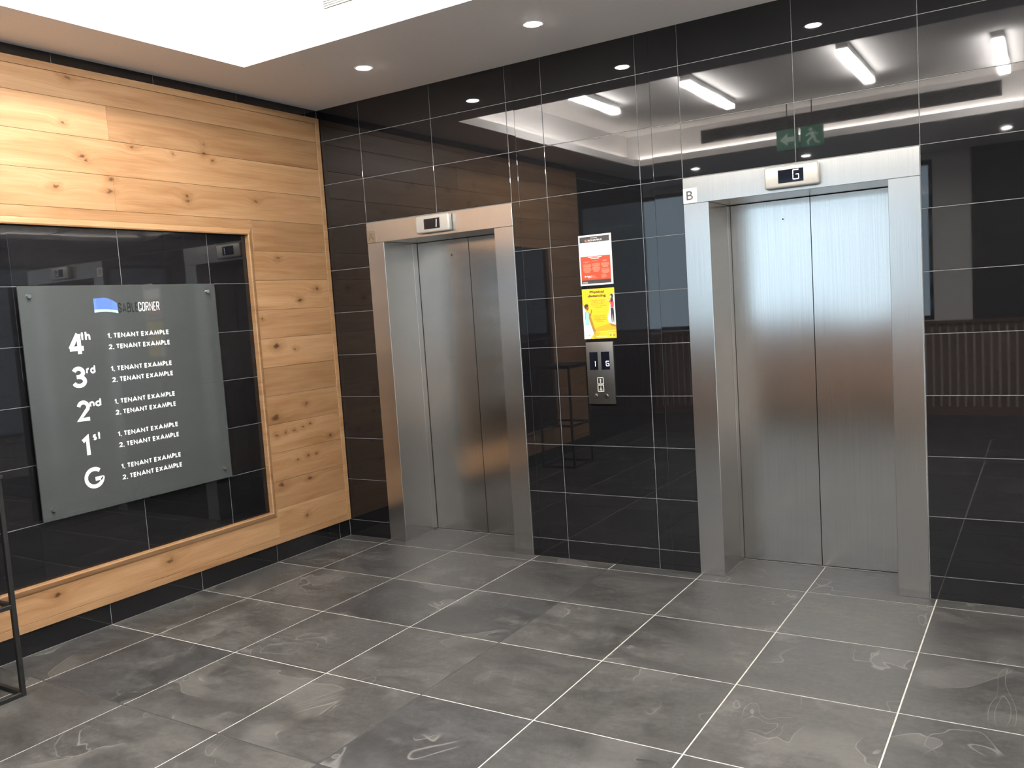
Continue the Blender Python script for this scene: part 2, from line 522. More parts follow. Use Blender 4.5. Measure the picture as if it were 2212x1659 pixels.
def stroke_text(name, body, rect, plane, mat, parent, weight, gap, glyphs=GLYPH, lift=0.0006):
    """Flat lettering drawn with a broad pen, ink fitted to rect (a0, a1, z0, z1)."""
    v, f, lv = [], [], []
    cur, t = 0.0, weight
    for ch in body:
        w, strokes = glyphs[ch]
        for si, st in enumerate(strokes):
            pts = [Vector((cur + t / 2 + x, t / 2 + z * (1 - t))) for x, z in st]
            n = len(pts)
            closed = (pts[0] - pts[-1]).length < 1e-6
            if closed:
                pts = pts[:-1]; n -= 1
            L, R = [], []
            for i in range(n):
                dp = (pts[i] - pts[i - 1]).normalized() if (i or closed) else (pts[1] - pts[0]).normalized()
                dn = (pts[(i + 1) % n] - pts[i]).normalized() if (i < n - 1 or closed) else dp
                nrm = Vector((-dp.y, dp.x)) + Vector((-dn.y, dn.x))
                if nrm.length < 1e-4:
                    nrm = Vector((-dp.y, dp.x))
                nrm.normalize()
                k = min(1.9, 1.0 / max(0.3, nrm.dot(Vector((-dn.y, dn.x)))))
                e = Vector((0, 0))
                if not closed and i == 0 and ch not in 'AXNM':
                    e = -dn * (t / 2 if ch in '.' else 0.0)
                L.append(pts[i] + nrm * (t / 2 * k) + e)
                R.append(pts[i] - nrm * (t / 2 * k) + e)
            k0 = len(v)
            v += L + R
            lv += [lift + 0.00015 * si] * (2 * n)
            for i in range(n if closed else n - 1):
                j = (i + 1) % n
                f.append((k0 + n + i, k0 + n + j, k0 + j, k0 + i))
        cur += w + t + (gap if ch != ' ' else 0.0)
    x0, x1 = min(q.x for q in v), max(q.x for q in v)
    y0, y1 = min(q.y for q in v), max(q.y for q in v)
    a0, a1, z0, z1 = rect
    ax, val = plane
    vv = []
    for q, h in zip(v, lv):
        a = a0 + (q.x - x0) / (x1 - x0) * (a1 - a0)
        z = z0 + (q.y - y0) / (y1 - y0) * (z1 - z0)
        vv.append((val + h, a, z) if ax == 'x' else (a, val - h, z))
    o = mesh(name, vv, f, mat, parent)
    if len(body) > 2:
        o['kind'] = 'stuff'     # a line of print
    return o

def poly(name, pts, plane, mat, parent, lift=0.0005):
    """Flat printed shape from (a, z) points."""
    ax, val = plane
    v = [(val + lift, a, z) if ax == 'x' else (a, val - lift, z) for a, z in pts]
    return mesh(name, v, [tuple(range(len(v)))], mat, parent)

def polys(name, lists, plane, mat, parent, lift=0.0005):
    ax, val = plane
    v, f = [], []
    for pts in lists:
        k = len(v)
        v += [(val + lift, a, z) if ax == 'x' else (a, val - lift, z) for a, z in pts]
        f.append(tuple(range(k, k + len(pts))))
    o = mesh(name, v, f, mat, parent)
    if len(lists) > 1:
        o['kind'] = 'stuff'     # print too fine to pick apart
    return o

def rectpts(a0, a1, z0, z1):
    return [(a0, z0), (a1, z0), (a1, z1), (a0, z1)]

def oval(a, z, ra, rz, n=14):
    return [(a + ra * math.cos(2 * math.pi * i / n), z + rz * math.sin(2 * math.pi * i / n)) for i in range(n)]

# ================================================================== FLOOR
floor = structure(boxes('floor', [(XA, XR, YF, 0.40, -0.10, -0.0015)], M_FGROUT))
G = 0.0030    # half of the floor joint
for i in range(len(FCX) - 1):
    xa, xb = FCX[i], FCX[i + 1]
    x0 = xa + (G if i else 0.002)
    for j in range(len(FLY) - 1):
        ya, yb = FLY[j + 1], FLY[j]
        lay('floor_tile', floor, ROT_FLOOR, ((x0 + xb - G) / 2, (ya + yb) / 2, -0.0015), xb - G - x0, yb - ya - 2 * G, 0.0015 + random.uniform(-0.0002, 0.0002), 0.0008, M_SLATE)
    # the cut row against the lift wall, running into the door recesses
    y0 = FLY[0] + G
    cuts = [(x0, xb - G, 0.0)]
    for (X0, X1, O0, O1) in LIFTS:
        if O0 < xb and O1 > xa:
            new = []
            for (a, b, y1) in cuts:
                for (c, d, yy) in ((a, min(b, O0), 0.0), (max(a, O0), min(b, O1), DOOR_Y - 0.004), (max(a, O1), b, 0.0)):
                    if d - c > 0.004:
                        new.append((c, d, yy))
            cuts = new
    # one tile per column: outline with the notch that enters the recess
    if len(cuts) == 1:
        a, b, y1 = cuts[0]
        lay('floor_tile', floor, ROT_FLOOR, ((a + b) / 2, (y0 + y1) / 2, -0.0015), b - a, y1 - y0, 0.0015, 0.0008, M_SLATE)
    else:
        top = [(cuts[0][0], y0), (cuts[-1][1], y0)]
        for (a, b, y1) in reversed(cuts):
            top += [(b, y1), (a, y1)]
        v = [(x, y, 0.0) for x, y in top] + [(x, y, -0.0015) for x, y in top]
        n = len(top)
        f = [tuple(range(n))] + [(k, n + k, n + (k + 1) % n, (k + 1) % n) for k in range(n)]
        mesh('floor_tile', v, f, M_SLATE, floor)
# two joints filled flush with dark grout
boxes('dark_joint', [(FCX[4] - G, FCX[4] + G, FLY[-1], FLY[0] - G, -0.0016, -0.0004), (0.002, FCX[5], FLY[4] - G, FLY[4] + G, -0.0016, -0.00045)], M_DGROUT, floor)
# the floor out of view, in front: a sheet of the same slate
boxes('floor_slab', [(XA, FCX[-1] - G, YF, FLY[-1] - G, -0.0016, 0.0)], M_SLATE, floor)
box('bounce_floor', FCX[-1] + G, XR, YF, 0.0, -0.0016, 0.0, plain('bounce_floor_pale', (0.72, 0.70, 0.67), 0.5, grain=0.12, scale=6.0), floor)  # pale floor added out of view to bounce light up to the ceiling

# ================================================================== LIFT WALL (back)
TT, TC = 0.0030, 0.0009
bl = []
xs = [-0.3] + [v for L in LIFTS for v in (L[0] - 0.0006, L[1] + 0.0006)] + [XR]
for k in range(0, len(xs), 2):
    bl.append((xs[k], xs[k + 1], 0.0030 - 0.0008, 0.40, -0.1, 3.5))
for L in LIFTS:
    bl.append((L[0] - 0.0006, L[1] + 0.0006, 0.0022, 0.40, HZ1 + 0.0006, 3.5))
bl.append((-0.3, XR, 0.40, 0.50, -0.1, 3.5))
wall_back = structure(boxes('wall_back', bl, M_GROUT))
ROWZ = [0.0] + [Z9 + 0.3 * k for k in range(10)] + [ZC]
CX = [0.0] + VX
SPLIT = {3: 1.612, 5: 2.490}      # narrow strips butted tight beside the lift frames
GB = 0.0016
for i in range(len(CX) - 1):
    for j in range(len(ROWZ) - 1):
        z0, z1 = ROWZ[j] + GB, ROWZ[j + 1] - GB
        if j == 0:
            z0 = 0.001
        if j == len(ROWZ) - 2:
            z1 = ZC
        parts = [(CX[i] + (GB if i else 0.0), CX[i + 1] - GB)]
        if i in SPLIT:
            s = SPLIT[i]
            parts = [(parts[0][0], s - 0.0004), (s + 0.0004, parts[0][1])]
        for a, b in parts:
            blocked = False
            for L in LIFTS:
                if a < L[1] - 0.02 and b > L[0] + 0.02 and z0 < HZ1 - 0.02:
                    blocked = True
            if blocked:
                continue
            lay('wall_tile', wall_back, ROT_BACK, ((a + b) / 2, 0.0030, (z0 + z1) / 2), b - a, z1 - z0, TT, TC, M_TILE, tilt=0.05)

# ================================================================== LEFT WALL
wall_left = structure(boxes('wall_left', [(-0.30, -0.0022, YE, 0.0022, -0.1, 3.5), (XA - 0.2, XA, YF, YE + 0.5, -0.1, 3.5), (XA, -0.30, YE + 0.3, YE + 0.5, -0.1, 3.5)], M_GROUT))
REC_Y0, REC_Y1 = -3.143, -0.743     # tiled recess in the panelling
REC_Z0, REC_Z1 = 0.344, 2.146
ys = [0.0, -0.1095, -0.707, -1.309, -1.911, -2.513, -3.115, -3.717, -4.319, -4.921, -5.523, YE]
for k in range(len(ys) - 1):
    b, a = ys[k] - (GB if k else 0.003), ys[k + 1] + GB
    lay('skirting_tile', wall_left, ROT_LEFT, (-0.0030, (a + b) / 2, (0.001 + 0.122) / 2), b - a, 0.121, TT, TC, M_TILE, tilt=0.05)
    lay('wall_tile', wall_left, ROT_LEFT, (-0.0030, (a + b) / 2, (2.93 + ZC) / 2), b - a, ZC - 2.93, TT, TC, M_TILE, tilt=0.05)
ycols = [-0.70, -1.040, -1.640, -2.240, -2.840, -3.19]
zrows = [0.30, 0.64, 0.94, 1.24, 1.54, 1.84, 2.18]
for i in range(len(ycols) - 1):
    for j in range(len(zrows) - 1):
        a, b = ycols[i + 1] + (0.0002 if i == 2 else GB), ycols[i] - (0.0002 if i == 3 else GB)
        z0, z1 = zrows[j] + GB, zrows[j + 1] - GB
        lay('wall_tile', wall_left, ROT_LEFT, (-0.0030, (a + b) / 2, (z0 + z1) / 2), b - a, z1 - z0, TT, TC, M_TILE, tilt=0.07)
# the plain dark run of wall beyond the panelling, out of view
box('wall_run', -0.0030, 0.0, YE, -3.95, 0.124, 2.926, M_TILE, wall_left)

# ================================================================== OTHER WALLS AND THE CEILING
RY0, RY1, RZ0, RZ1 = -5.9, -0.9, 0.08, 2.75  # unseen glazed opening, added to bring daylight onto ceiling and wood
wall_right = structure(boxes('wall_right', [(XR, XR + 0.3, YF - 0.3, RY0, -0.1, 3.5), (XR, XR + 0.3, RY1, 0.4, -0.1, 3.5),
                                           (XR, XR + 0.3, RY0, RY1, -0.1, RZ0), (XR, XR + 0.3, RY0, RY1, RZ1, 3.5)], M_WALLP))
rw = structure(boxes('added_window', [(XR + 0.08, XR + 0.14, RY0, RY1, RZ0, RZ0 + 0.05), (XR + 0.08, XR + 0.14, RY0, RY1, RZ1 - 0.05, RZ1)] +
                     [(XR + 0.08, XR + 0.14, y, y + 0.05, RZ0 + 0.05, RZ1 - 0.05) for y in (-5.9, -4.663, -3.425, -2.188, -0.95)], M_BLACKMETAL))
for y in (-5.85, -4.613, -3.375, -2.138):
    box('window_pane', XR + 0.107, XR + 0.113, y, y + 1.187, RZ0 + 0.05, RZ1 - 0.05, M_WINGLASS, rw)
WX0, WX1, WZ0, WZ1 = -1.9, 3.22, 1.11, 2.96
wall_front = structure(boxes('wall_front', [(XA - 0.2, WX0, YF - 0.25, YF, -0.1, 3.5), (WX1, XR, YF - 0.25, YF, -0.1, 3.5),
                                           (WX0, WX1, YF - 0.25, YF, -0.1, WZ0), (WX0, WX1, YF - 0.25, YF, WZ1, 3.5)], M_WALLP))
box('dark_lining', 3.62, 6.45, YF, YF + 0.012, 1.10, ZC, plain('dark_lining', (0.035, 0.033, 0.032), 0.4), wall_front)
x = XA + 0.05
while x < 6.4:
    box('slat', x, x + 0.06, YF, YF + 0.03, 0.10, 1.06, M_BROWN, wall_front)
    x += 0.085
box('slat_cap', XA, 6.45, YF, YF + 0.05, 1.06, 1.10, M_BROWN, wall_front)
box('slat_base', XA, 6.45, YF, YF + 0.035, 0.0, 0.10, M_BROWN, wall_front)
win = structure(boxes('window_1', [(WX0, WX0 + 0.05, YF - 0.14, YF - 0.08, WZ0, WZ1), (WX1 - 0.05, WX1, YF - 0.14, YF - 0.08, WZ0, WZ1),
                                   (WX0, WX1, YF - 0.14, YF - 0.08, WZ0, WZ0 + 0.05), (WX0, WX1, YF - 0.14, YF - 0.08, WZ1 - 0.05, WZ1),
                                   (-0.60, -0.55, YF - 0.14, YF - 0.08, WZ0, WZ1), (1.35, 1.40, YF - 0.14, YF - 0.08, WZ0, WZ1)], M_BLACKMETAL))
for a, b in ((WX0 + 0.05, -0.60), (-0.55, 1.35), (1.40, WX1 - 0.05)):
    box('window_pane', a, b, YF - 0.113, YF - 0.107, WZ0 + 0.05, WZ1 - 0.05, M_WINGLASS, win)

CO = (0.475, 8.3, -4.45, -1.055)      # opening of the light coffer
SET = 0.13                            # coffer wall set back behind the lip
ZL, ZT = 3.105, 3.385
x0, x1, y0, y1 = CO
ceiling = structure(boxes('ceiling', [(0, x0, YE, 0, ZC, ZL), (XA, x0, YF, YE + 0.3, ZC, ZL - 0.001), (x1, XR, YF, 0, ZC, ZL), (x0, x1, y1, 0, ZC, ZL), (x0, x1, YF, y0, ZC, ZL)], M_CEIL))
boxes('coffer_wall', [(x0 - SET - 0.05, x0 - SET, y0 - SET, y1 + SET, ZL, ZT), (x1 + SET, x1 + SET + 0.05, y0 - SET, y1 + SET, ZL, ZT),
                      (x0 - SET - 0.05, x1 + SET + 0.05, y1 + SET, y1 + SET + 0.05, ZL, ZT), (x0 - SET - 0.05, x1 + SET + 0.05, y0 - SET - 0.05, y0 - SET, ZL, ZT)], M_CEIL, ceiling)
box('coffer_top', x0 - SET - 0.05, x1 + SET + 0.05, y0 - SET - 0.05, y1 + SET + 0.05, ZT, ZT + 0.05, M_CEIL, ceiling)

# ---- light strips hidden behind the coffer lip
def led(name_label, bx):
    tag(boxes('led_strip', [bx], M_LED), name_label, 'light strip', 'light strips of the ceiling coffer')
s = 0.018
led('light strip in the ceiling coffer along the lift wall side', (x0, x1, y1 + SET - 0.03, y1 + SET - 0.03 + s, ZL, ZL + s))
led('light strip in the ceiling coffer along the wood panelled side', (x0 - SET + 0.03 - s, x0 - SET + 0.03, y0, y1, ZL, ZL + s))
led('light strip in the ceiling coffer opposite the lift doors', (x0, x1, y0 - SET + 0.03 - s, y0 - SET + 0.03, ZL, ZL + s))
led('light strip in the ceiling coffer along the right hand side', (x1 + SET - 0.03, x1 + SET - 0.03 + s, y0, y1, ZL, ZL + s))

# ---- tube lights on the coffer ceiling
def tube(x, ya, yb, label):
    r = empty('tube_light', (x, (ya + yb) / 2, ZT))
    box('housing', x - 0.042, x + 0.042, ya - 0.006, yb + 0.006, ZT - 0.05, ZT, plain('white_enamel', (0.75, 0.75, 0.74), 0.4), r, 0.004)
    box('diffuser', x - 0.040, x + 0.040, ya, yb, ZT - 0.085, ZT - 0.05, M_TUBE, r)
    adopt(r)
    tag(r, label, 'tube light', 'tube lights on the coffer ceiling')
tube(0.955, -2.95, -1.75, 'tube light on the coffer ceiling nearest the wood panelling')
tube(1.825, -3.60, -2.40, 'second tube light on the coffer ceiling from the wood panelling')
tube(3.060, -3.58, -2.40, 'third tube light on the coffer ceiling, mirrored above lift B')
tube(4.040, -4.20, -3.00, 'tube light on the coffer ceiling mirrored at the far right')
tube(5.020, -3.60, -2.40, 'added tube light on the coffer ceiling beyond the right edge of the view')  # this tube and those after it are unseen, added to brighten the right side
tube(6.150, -3.60, -2.40, 'next to last tube light on the coffer ceiling, added out of view at the right')
tube(7.300, -3.60, -2.40, 'rightmost tube light on the coffer ceiling, added out of view')

# ---- downlights in the dropped ceiling
def downlight(x, y, label):
    r = empty('downlight', (x, y, ZC))
    disc('trim_ring', x, y, ZC, 0.058, 0.004, (0, 0, -1), plain('white_enamel', (0.75, 0.75, 0.74), 0.4), r, 32, 0.054, hole=0.044)
    disc('lens', x, y, ZC - 0.0005, 0.0435, 0.006, (0, 0, -1), M_SPOT, r, 14, 0.038)
    adopt(r)
    tag(r, label, 'downlight', 'round ceiling downlights')
downlight(0.945, -0.570, 'round downlight in the grey ceiling above lift A')
downlight(2.090, -0.555, 'round downlight in the grey ceiling above the call panel')
downlight(3.250, -0.565, 'round downlight in the grey ceiling above lift B')
downlight(4.410, -0.565, 'round downlight in the grey ceiling right of lift B')
downlight(0.900, -5.20, 'round downlight mirrored left above lift B, nearest the wood panelling')
downlight(2.090, -5.45, 'round downlight mirrored directly above the indicator of lift B')
downlight(4.00, -5.50, 'round downlight mirrored at the right edge beyond lift B')

# ---- air grilles in the coffer walls
def grille(xa, xb, za, zb, yw, sgn, label, white):
    r = empty('air_grille', ((xa + xb) / 2, yw, za))
    d = 0.010 * sgn
    ya, yb = sorted((yw, yw + d))
    boxes('grille_frame', [(xa, xb, ya, yb, za, za + 0.012), (xa, xb, ya, yb, zb - 0.012, zb), (xa, xa + 0.012, ya, yb, za + 0.012, zb - 0.012), (xb - 0.012, xb, ya, yb, za + 0.012, zb - 0.012)], white, r)
    ya, yb = sorted((yw, yw + d * 0.15))
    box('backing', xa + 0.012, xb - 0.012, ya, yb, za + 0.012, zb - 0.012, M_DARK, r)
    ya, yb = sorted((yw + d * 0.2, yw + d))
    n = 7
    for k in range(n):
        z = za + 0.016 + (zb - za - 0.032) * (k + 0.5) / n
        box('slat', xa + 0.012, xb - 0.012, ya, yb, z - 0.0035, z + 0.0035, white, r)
    adopt(r)
    tag(r, label, 'air grille', 'long air grilles of the ceiling coffer')
grille(0.99, 4.10, 3.250, 3.365, y1 + SET, -1, 'white slotted air grille in the bright ceiling coffer', plain('grille_enamel', (0.55, 0.54, 0.53), 0.5))
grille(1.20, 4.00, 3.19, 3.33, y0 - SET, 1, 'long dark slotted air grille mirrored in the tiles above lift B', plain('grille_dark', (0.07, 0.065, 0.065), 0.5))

# ---- exit sign hanging opposite the lifts (its mirror image shows above lift B)
def exit_sign():
    x, y, z = 2.32, -4.20, 2.93
    r = empty('exit_sign', (x, y, z))
    green = plain('exit_green', (0.03, 0.16, 0.10), 0.5)
    pale = plain('exit_pale', (0.45, 0.58, 0.50), 0.5)
    for xa, xb in ((x - 0.225, x - 0.01), (x + 0.01, x + 0.225)):
        box('sign_panel', xa, xb, y, y + 0.02, z, z + 0.20, green, r, 0.002)
    pl = y + 0.02
    # seen from the lifts (looking towards -y): x grows to the left
    def front(name, lists):
        v, f = [], []
        for pts in lists:
            k = len(v)
            v += [(a, pl + 0.001, zz) for a, zz in pts]
            f.append(tuple(range(k, k + len(pts))))
        mesh(name, v, f, pale, r)
    ax, az = x - 0.118, z + 0.10
    front('arrow', [[(ax - 0.075, az), (ax, az + 0.06), (ax, az - 0.06)][::-1], rectpts(ax, ax + 0.07, az - 0.022, az + 0.022)])
    mx, mz = x + 0.118, z
    front('running_figure', [oval(mx - 0.01, mz + 0.162, 0.016, 0.016), [(mx - 0.022, mz + 0.135), (mx + 0.018, mz + 0.140), (mx + 0.03, mz + 0.085), (mx - 0.002, mz + 0.080)],
                             [(mx + 0.012, mz + 0.09), (mx - 0.012, mz + 0.09), (mx - 0.050, mz + 0.055), (mx - 0.040, mz + 0.02), (mx - 0.028, mz + 0.022), (mx - 0.03, mz + 0.05)],
                             [(mx + 0.005, mz + 0.09), (mx + 0.032, mz + 0.09), (mx + 0.04, mz + 0.05), (mx + 0.075, mz + 0.035), (mx + 0.072, mz + 0.022), (mx + 0.025, mz + 0.04)],
                             [(mx - 0.02, mz + 0.135), (mx - 0.018, mz + 0.118), (mx - 0.055, mz + 0.10), (mx - 0.06, mz + 0.112)],
                             [(mx + 0.016, mz + 0.138), (mx + 0.024, mz + 0.125), (mx + 0.06, mz + 0.105), (mx + 0.055, mz + 0.12)]])
    for dx in (-0.12, 0.12):
        box('hanger', x + dx - 0.004, x + dx + 0.004, y + 0.006, y + 0.014, z + 0.20, ZT, M_BLACKMETAL, r)
    adopt(r)
    tag(r, 'green exit sign with arrow and running figure mirrored above lift B', 'exit sign')
exit_sign()

# ================================================================== WOOD PANELLING ON THE LEFT WALL
WF = 0.020     # plank face
PY0, PY1 = -3.90, 0.0
PZ0, PZ1 = 0.1230, 2.9770
pan = empty('wood_panelling', (0.0, -1.5, PZ0))
def plank(ya, yb, za, zb, x1=WF, name='plank', bev=0.0012, x0=0.0018, tone=None):
    g = 0.0006
    t = tone or random.uniform(0.92, 1.06)
    o = box(name, x0, x1 + random.uniform(-0.0006, 0.0006), ya + g, yb - g, za + g, zb - g, M_WOOD, pan, bev)
    o.color = (t, t ** 1.12, t ** 1.3, 1)
    return o
MW = 0.038     # moulding width
MO_Y0, MO_Y1, MO_Z0, MO_Z1 = REC_Y0 - MW, REC_Y1 + MW, REC_Z0 - MW, REC_Z1 + MW
LIP = 0.016
TOPT, BOTT = 0.040, 0.040
yR = PY1 - 0.042
# rows above the recess
zr = [2.242, 2.432, 2.621, 2.808, PZ1 - TOPT]
plank(PY0, -1.64, zr[0], zr[1], tone=1.03); plank(-1.64, yR, zr[0], zr[1], tone=1.0)
plank(PY0, yR, zr[1], zr[2], tone=1.06)
plank(PY0, -1.64, zr[2], zr[3], tone=1.03); plank(-1.64, yR, zr[2], zr[3], tone=0.80)
plank(PY0, yR, zr[3], zr[4], tone=0.92)
# strip just above the moulding, then the stack right of the recess
plank(PY0, -0.690, MO_Z1, zr[0])
zz = [2.242, 2.046, 1.857, 1.665, 1.478, 1.288, 1.10, 0.912, 0.722, 0.535, 0.352]
for k in range(len(zz) - 1):
    if k == 0:
        plank(-0.690, yR, zz[1], zz[0], tone=0.80)
    else:
        plank(MO_Y1, yR, zz[k + 1], zz[k], tone=(0, 0.92, 1.10, 1.04, 1.08, 0.82, 0.88, 1.0, 0.95, 0.90)[k])
plank(MO_Y1, -0.690, zz[1], MO_Z1)
# stack left of the recess (out of the frame) and the run under it
for k in range(len(zz) - 1):
    plank(PY0, MO_Y0, max(zz[k + 1], 0.352), min(zz[k], MO_Z1))
plank(PY0, -0.690, PZ0 + BOTT, MO_Z0, tone=1.08)
plank(-0.690, yR, PZ0 + BOTT, 0.352, tone=1.06)
plank(MO_Y1, -0.690, MO_Z0, 0.352)
plank(PY0, MO_Y0, MO_Z0, 0.352)
# edge lippings
plank(yR, PY1 - 0.004, PZ0, PZ1, WF + 0.002, 'edge_trim')
plank(PY0, yR, PZ0, PZ0 + BOTT, WF + 0.003, 'edge_trim')
plank(PY0, yR, PZ1 - TOPT, PZ1, WF + 0.003, 'edge_trim')
# mitred moulding round the recess: outer edge low, rising to the inner lip
def moulding(p_out, p_in):
    """p_out/p_in: (y, z) ends of the outer and inner edge; mitred bar."""
    prof = [(0.0, 0.0018), (0.0, WF + 0.002), (0.25, WF + 0.008), (0.8, WF + LIP), (1.0, WF + LIP - 0.003), (1.0, 0.0018)]
    v = []
    for e in (0, 1):
        for t, h in prof:
            y = p_out[e][0] + (p_in[e][0] - p_out[e][0]) * t
            z = p_out[e][1] + (p_in[e][1] - p_out[e][1]) * t
            v.append((h, y, z))
    n = len(prof)
    f = [(i, (i + 1) % n, n + (i + 1) % n, n + i) for i in range(n)] + [tuple(range(n))[::-1], tuple(range(n, 2 * n))]
    o = mesh('recess_moulding', v, f, M_WOOD, pan)
    bm = bmesh.new(); bm.from_mesh(o.data); bmesh.ops.recalc_face_normals(bm, faces=bm.faces[:]); bm.to_mesh(o.data); bm.free()
A, B, C_, D = (MO_Y0, MO_Z0), (MO_Y1, MO_Z0), (MO_Y1, MO_Z1), (MO_Y0, MO_Z1)
a, b, c, d = (REC_Y0, REC_Z0), (REC_Y1, REC_Z0), (REC_Y1, REC_Z1), (REC_Y0, REC_Z1)
for (po, pi_) in (((A, B), (a, b)), ((B, C_), (b, c)), ((C_, D), (c, d)), ((D, A), (d, a))):
    moulding(po, pi_)
adopt(pan)
tag(pan, 'honey oak plank panelling framing the black tiled recess on the left wall', 'wall panel')

# ================================================================== DIRECTORY SIGN
def directory():
    xg0, xg1 = 0.036, 0.046
    r = empty('directory_sign', (xg0, -1.645, 0.650))
    box('glass_panel', xg0, xg1, -2.243, -1.051, 0.650, 1.839, M_SIGNGLASS, r, 0.0012)
    for (y, z) in ((-2.193, 1.788), (-1.112, 1.792), (-1.106, 0.711), (-2.191, 0.706)):
        s = disc('standoff', 0.0005, y, z, 0.0085, xg0 - 0.0005, (1, 0, 0), M_CHROME, r, 16)
        disc('standoff_cap', xg1, y, z, 0.0125, 0.012, (1, 0, 0), M_CHROME, s, 20, 0.0105)
    pl = ('x', xg1)
    W = M_WHITE
    for big, sup, rb, rs in (('4', 'th', (-2.014, -1.932, 1.482, 1.593), (-1.940, -1.889, 1.553, 1.595)),
                             ('3', 'rd', (-2.014, -1.934, 1.305, 1.417), (-1.932, -1.880, 1.374, 1.415)),
                             ('2', 'nd', (-2.012, -1.934, 1.128, 1.238), (-1.934, -1.867, 1.197, 1.237)),
                             ('1', 'st', (-1.998, -1.956, 0.948, 1.060), (-1.934, -1.893, 1.020, 1.060)),
                             ('G', None, (-2.006, -1.892, 0.766, 0.880), None)):
        stroke_text('floor_number', big, rb, pl, W, r, 0.185, 0.1)
        if sup:
            stroke_text('floor_suffix', sup, rs, pl, W, r, 0.20, 0.10)
    for k in range(5):
        z = 1.551 - 0.1785 * k
        stroke_text('tenant_line', '1. TENANT EXAMPLE', (-1.789, -1.408, z, z + 0.031), pl, W, r, 0.215, 0.10)
        z -= 0.0595
        stroke_text('tenant_line', '2. TENANT EXAMPLE', (-1.791, -1.407, z, z + 0.031), pl, W, r, 0.215, 0.10)
    # building emblem: curved blue block with fine ribs over a pale plinth
    blue = plain('logo_blue', (0.10, 0.19, 0.72), 0.4, grain=0.02)
    dblue = plain('logo_dark_blue', (0.055, 0.085, 0.40), 0.4, grain=0.02)
    cyan = plain('logo_cyan', (0.42, 0.72, 0.88), 0.4, grain=0.02)
    def top(t):
        return 1.7675 + 0.004 * math.sin(min(t, 0.45) / 0.45 * math.pi / 2) - (max(0, t - 0.42) / 0.58) ** 1.8 * 0.033
    def mid(t):
        return 1.7085 + 0.003 * math.sin(t * math.pi) - 0.0095 * t * t
    def bot(t):
        return 1.6935 + 0.004 * math.sin(t * math.pi) - 0.007 * t * t
    Y0, Y1, n = -1.849, -1.711, 24
    def band(name, lo, hi, mat, lift):
        pts = [(Y0 + (Y1 - Y0) * i / n, lo(i / n)) for i in range(n + 1)] + [(Y0 + (Y1 - Y0) * i / n, hi(i / n)) for i in range(n, -1, -1)]
        poly(name, pts, pl, mat, r, lift)
    band('emblem_block', mid, top, blue, 0.0005)
    band('emblem_plinth', bot, mid, cyan, 0.0005)
    ribs, gaps = [], []
    for k in range(15):
        t = 0.12 + 0.62 * k / 14
        y = Y0 + (Y1 - Y0) * t
        ribs.append([(y, mid(t)), (y + 0.0016, mid(t)), (y + 0.0016, top(t)), (y, top(t))])
        gaps.append([(y, bot(t)), (y + 0.0016, bot(t)), (y + 0.0016, mid(t)), (y, mid(t))])
    polys('emblem_ribs', ribs, pl, dblue, r, 0.0009)
    polys('emblem_ribs', gaps, pl, plain('logo_teal', (0.16, 0.36, 0.52), 0.4), r, 0.0009)
    stroke_text('name_dark', 'SABLE', (-1.712, -1.590, 1.688, 1.745), pl, plain('dark_print', (0.010, 0.010, 0.011), 0.5), r, 0.15, 0.10, CONDENSED)
    stroke_text('name_white', 'CORNER', (-1.586, -1.451, 1.689, 1.744), pl, W, r, 0.11, 0.12, CONDENSED)
    adopt(r)
    tag(r, 'grey glass directory sign with white floor numbers and tenant lines', 'sign')
directory()

# ================================================================== LIFTS
SEG = {'G': 'aefdcg', '1': 'bc'}
def digit(ch, cx, cz, w, h, yv, parent, slant=0.0, pen=0.12):
    t = w * pen
    hh = h / 2
    segs = []
    def V(x, z0, z1):
        segs.append((x, x + t, z0, z1))
    def Hh(z, xa, xb):
        segs.append((xa, xb, z, z + t))
    L, R, Bt, Tp = cx - w / 2, cx + w / 2, cz - hh, cz + hh
    if ch == 'G':
        Hh(Tp - t, L + t * 0.5, R - t * 0.4)
        V(L, cz + t * 0.4, Tp - t * 0.6); V(L, Bt + t * 0.6, cz - t * 0.4)
        Hh(Bt, L + t * 0.6, R - t * 0.6)
        V(R - t, Bt + t * 0.6, cz - t * 0.2)
        Hh(cz - t / 2, cx, R - t * 0.3)
    else:
        V(R - t, cz + t * 0.3, Tp); V(R - t, Bt, cz - t * 0.3)
    v, f = [], []
    for a, b, z0, z1 in segs:
        k = len(v)
        v += [(a + slant * (z - cz), yv, z) for z in (z0,)] + [(b + slant * (z0 - cz), yv, z0), (b + slant * (z1 - cz), yv, z1), (a + slant * (z1 - cz), yv, z1)]
        f.append((k, k + 1, k + 2, k + 3))
    return mesh('digit', v, f, M_DIGIT, parent)

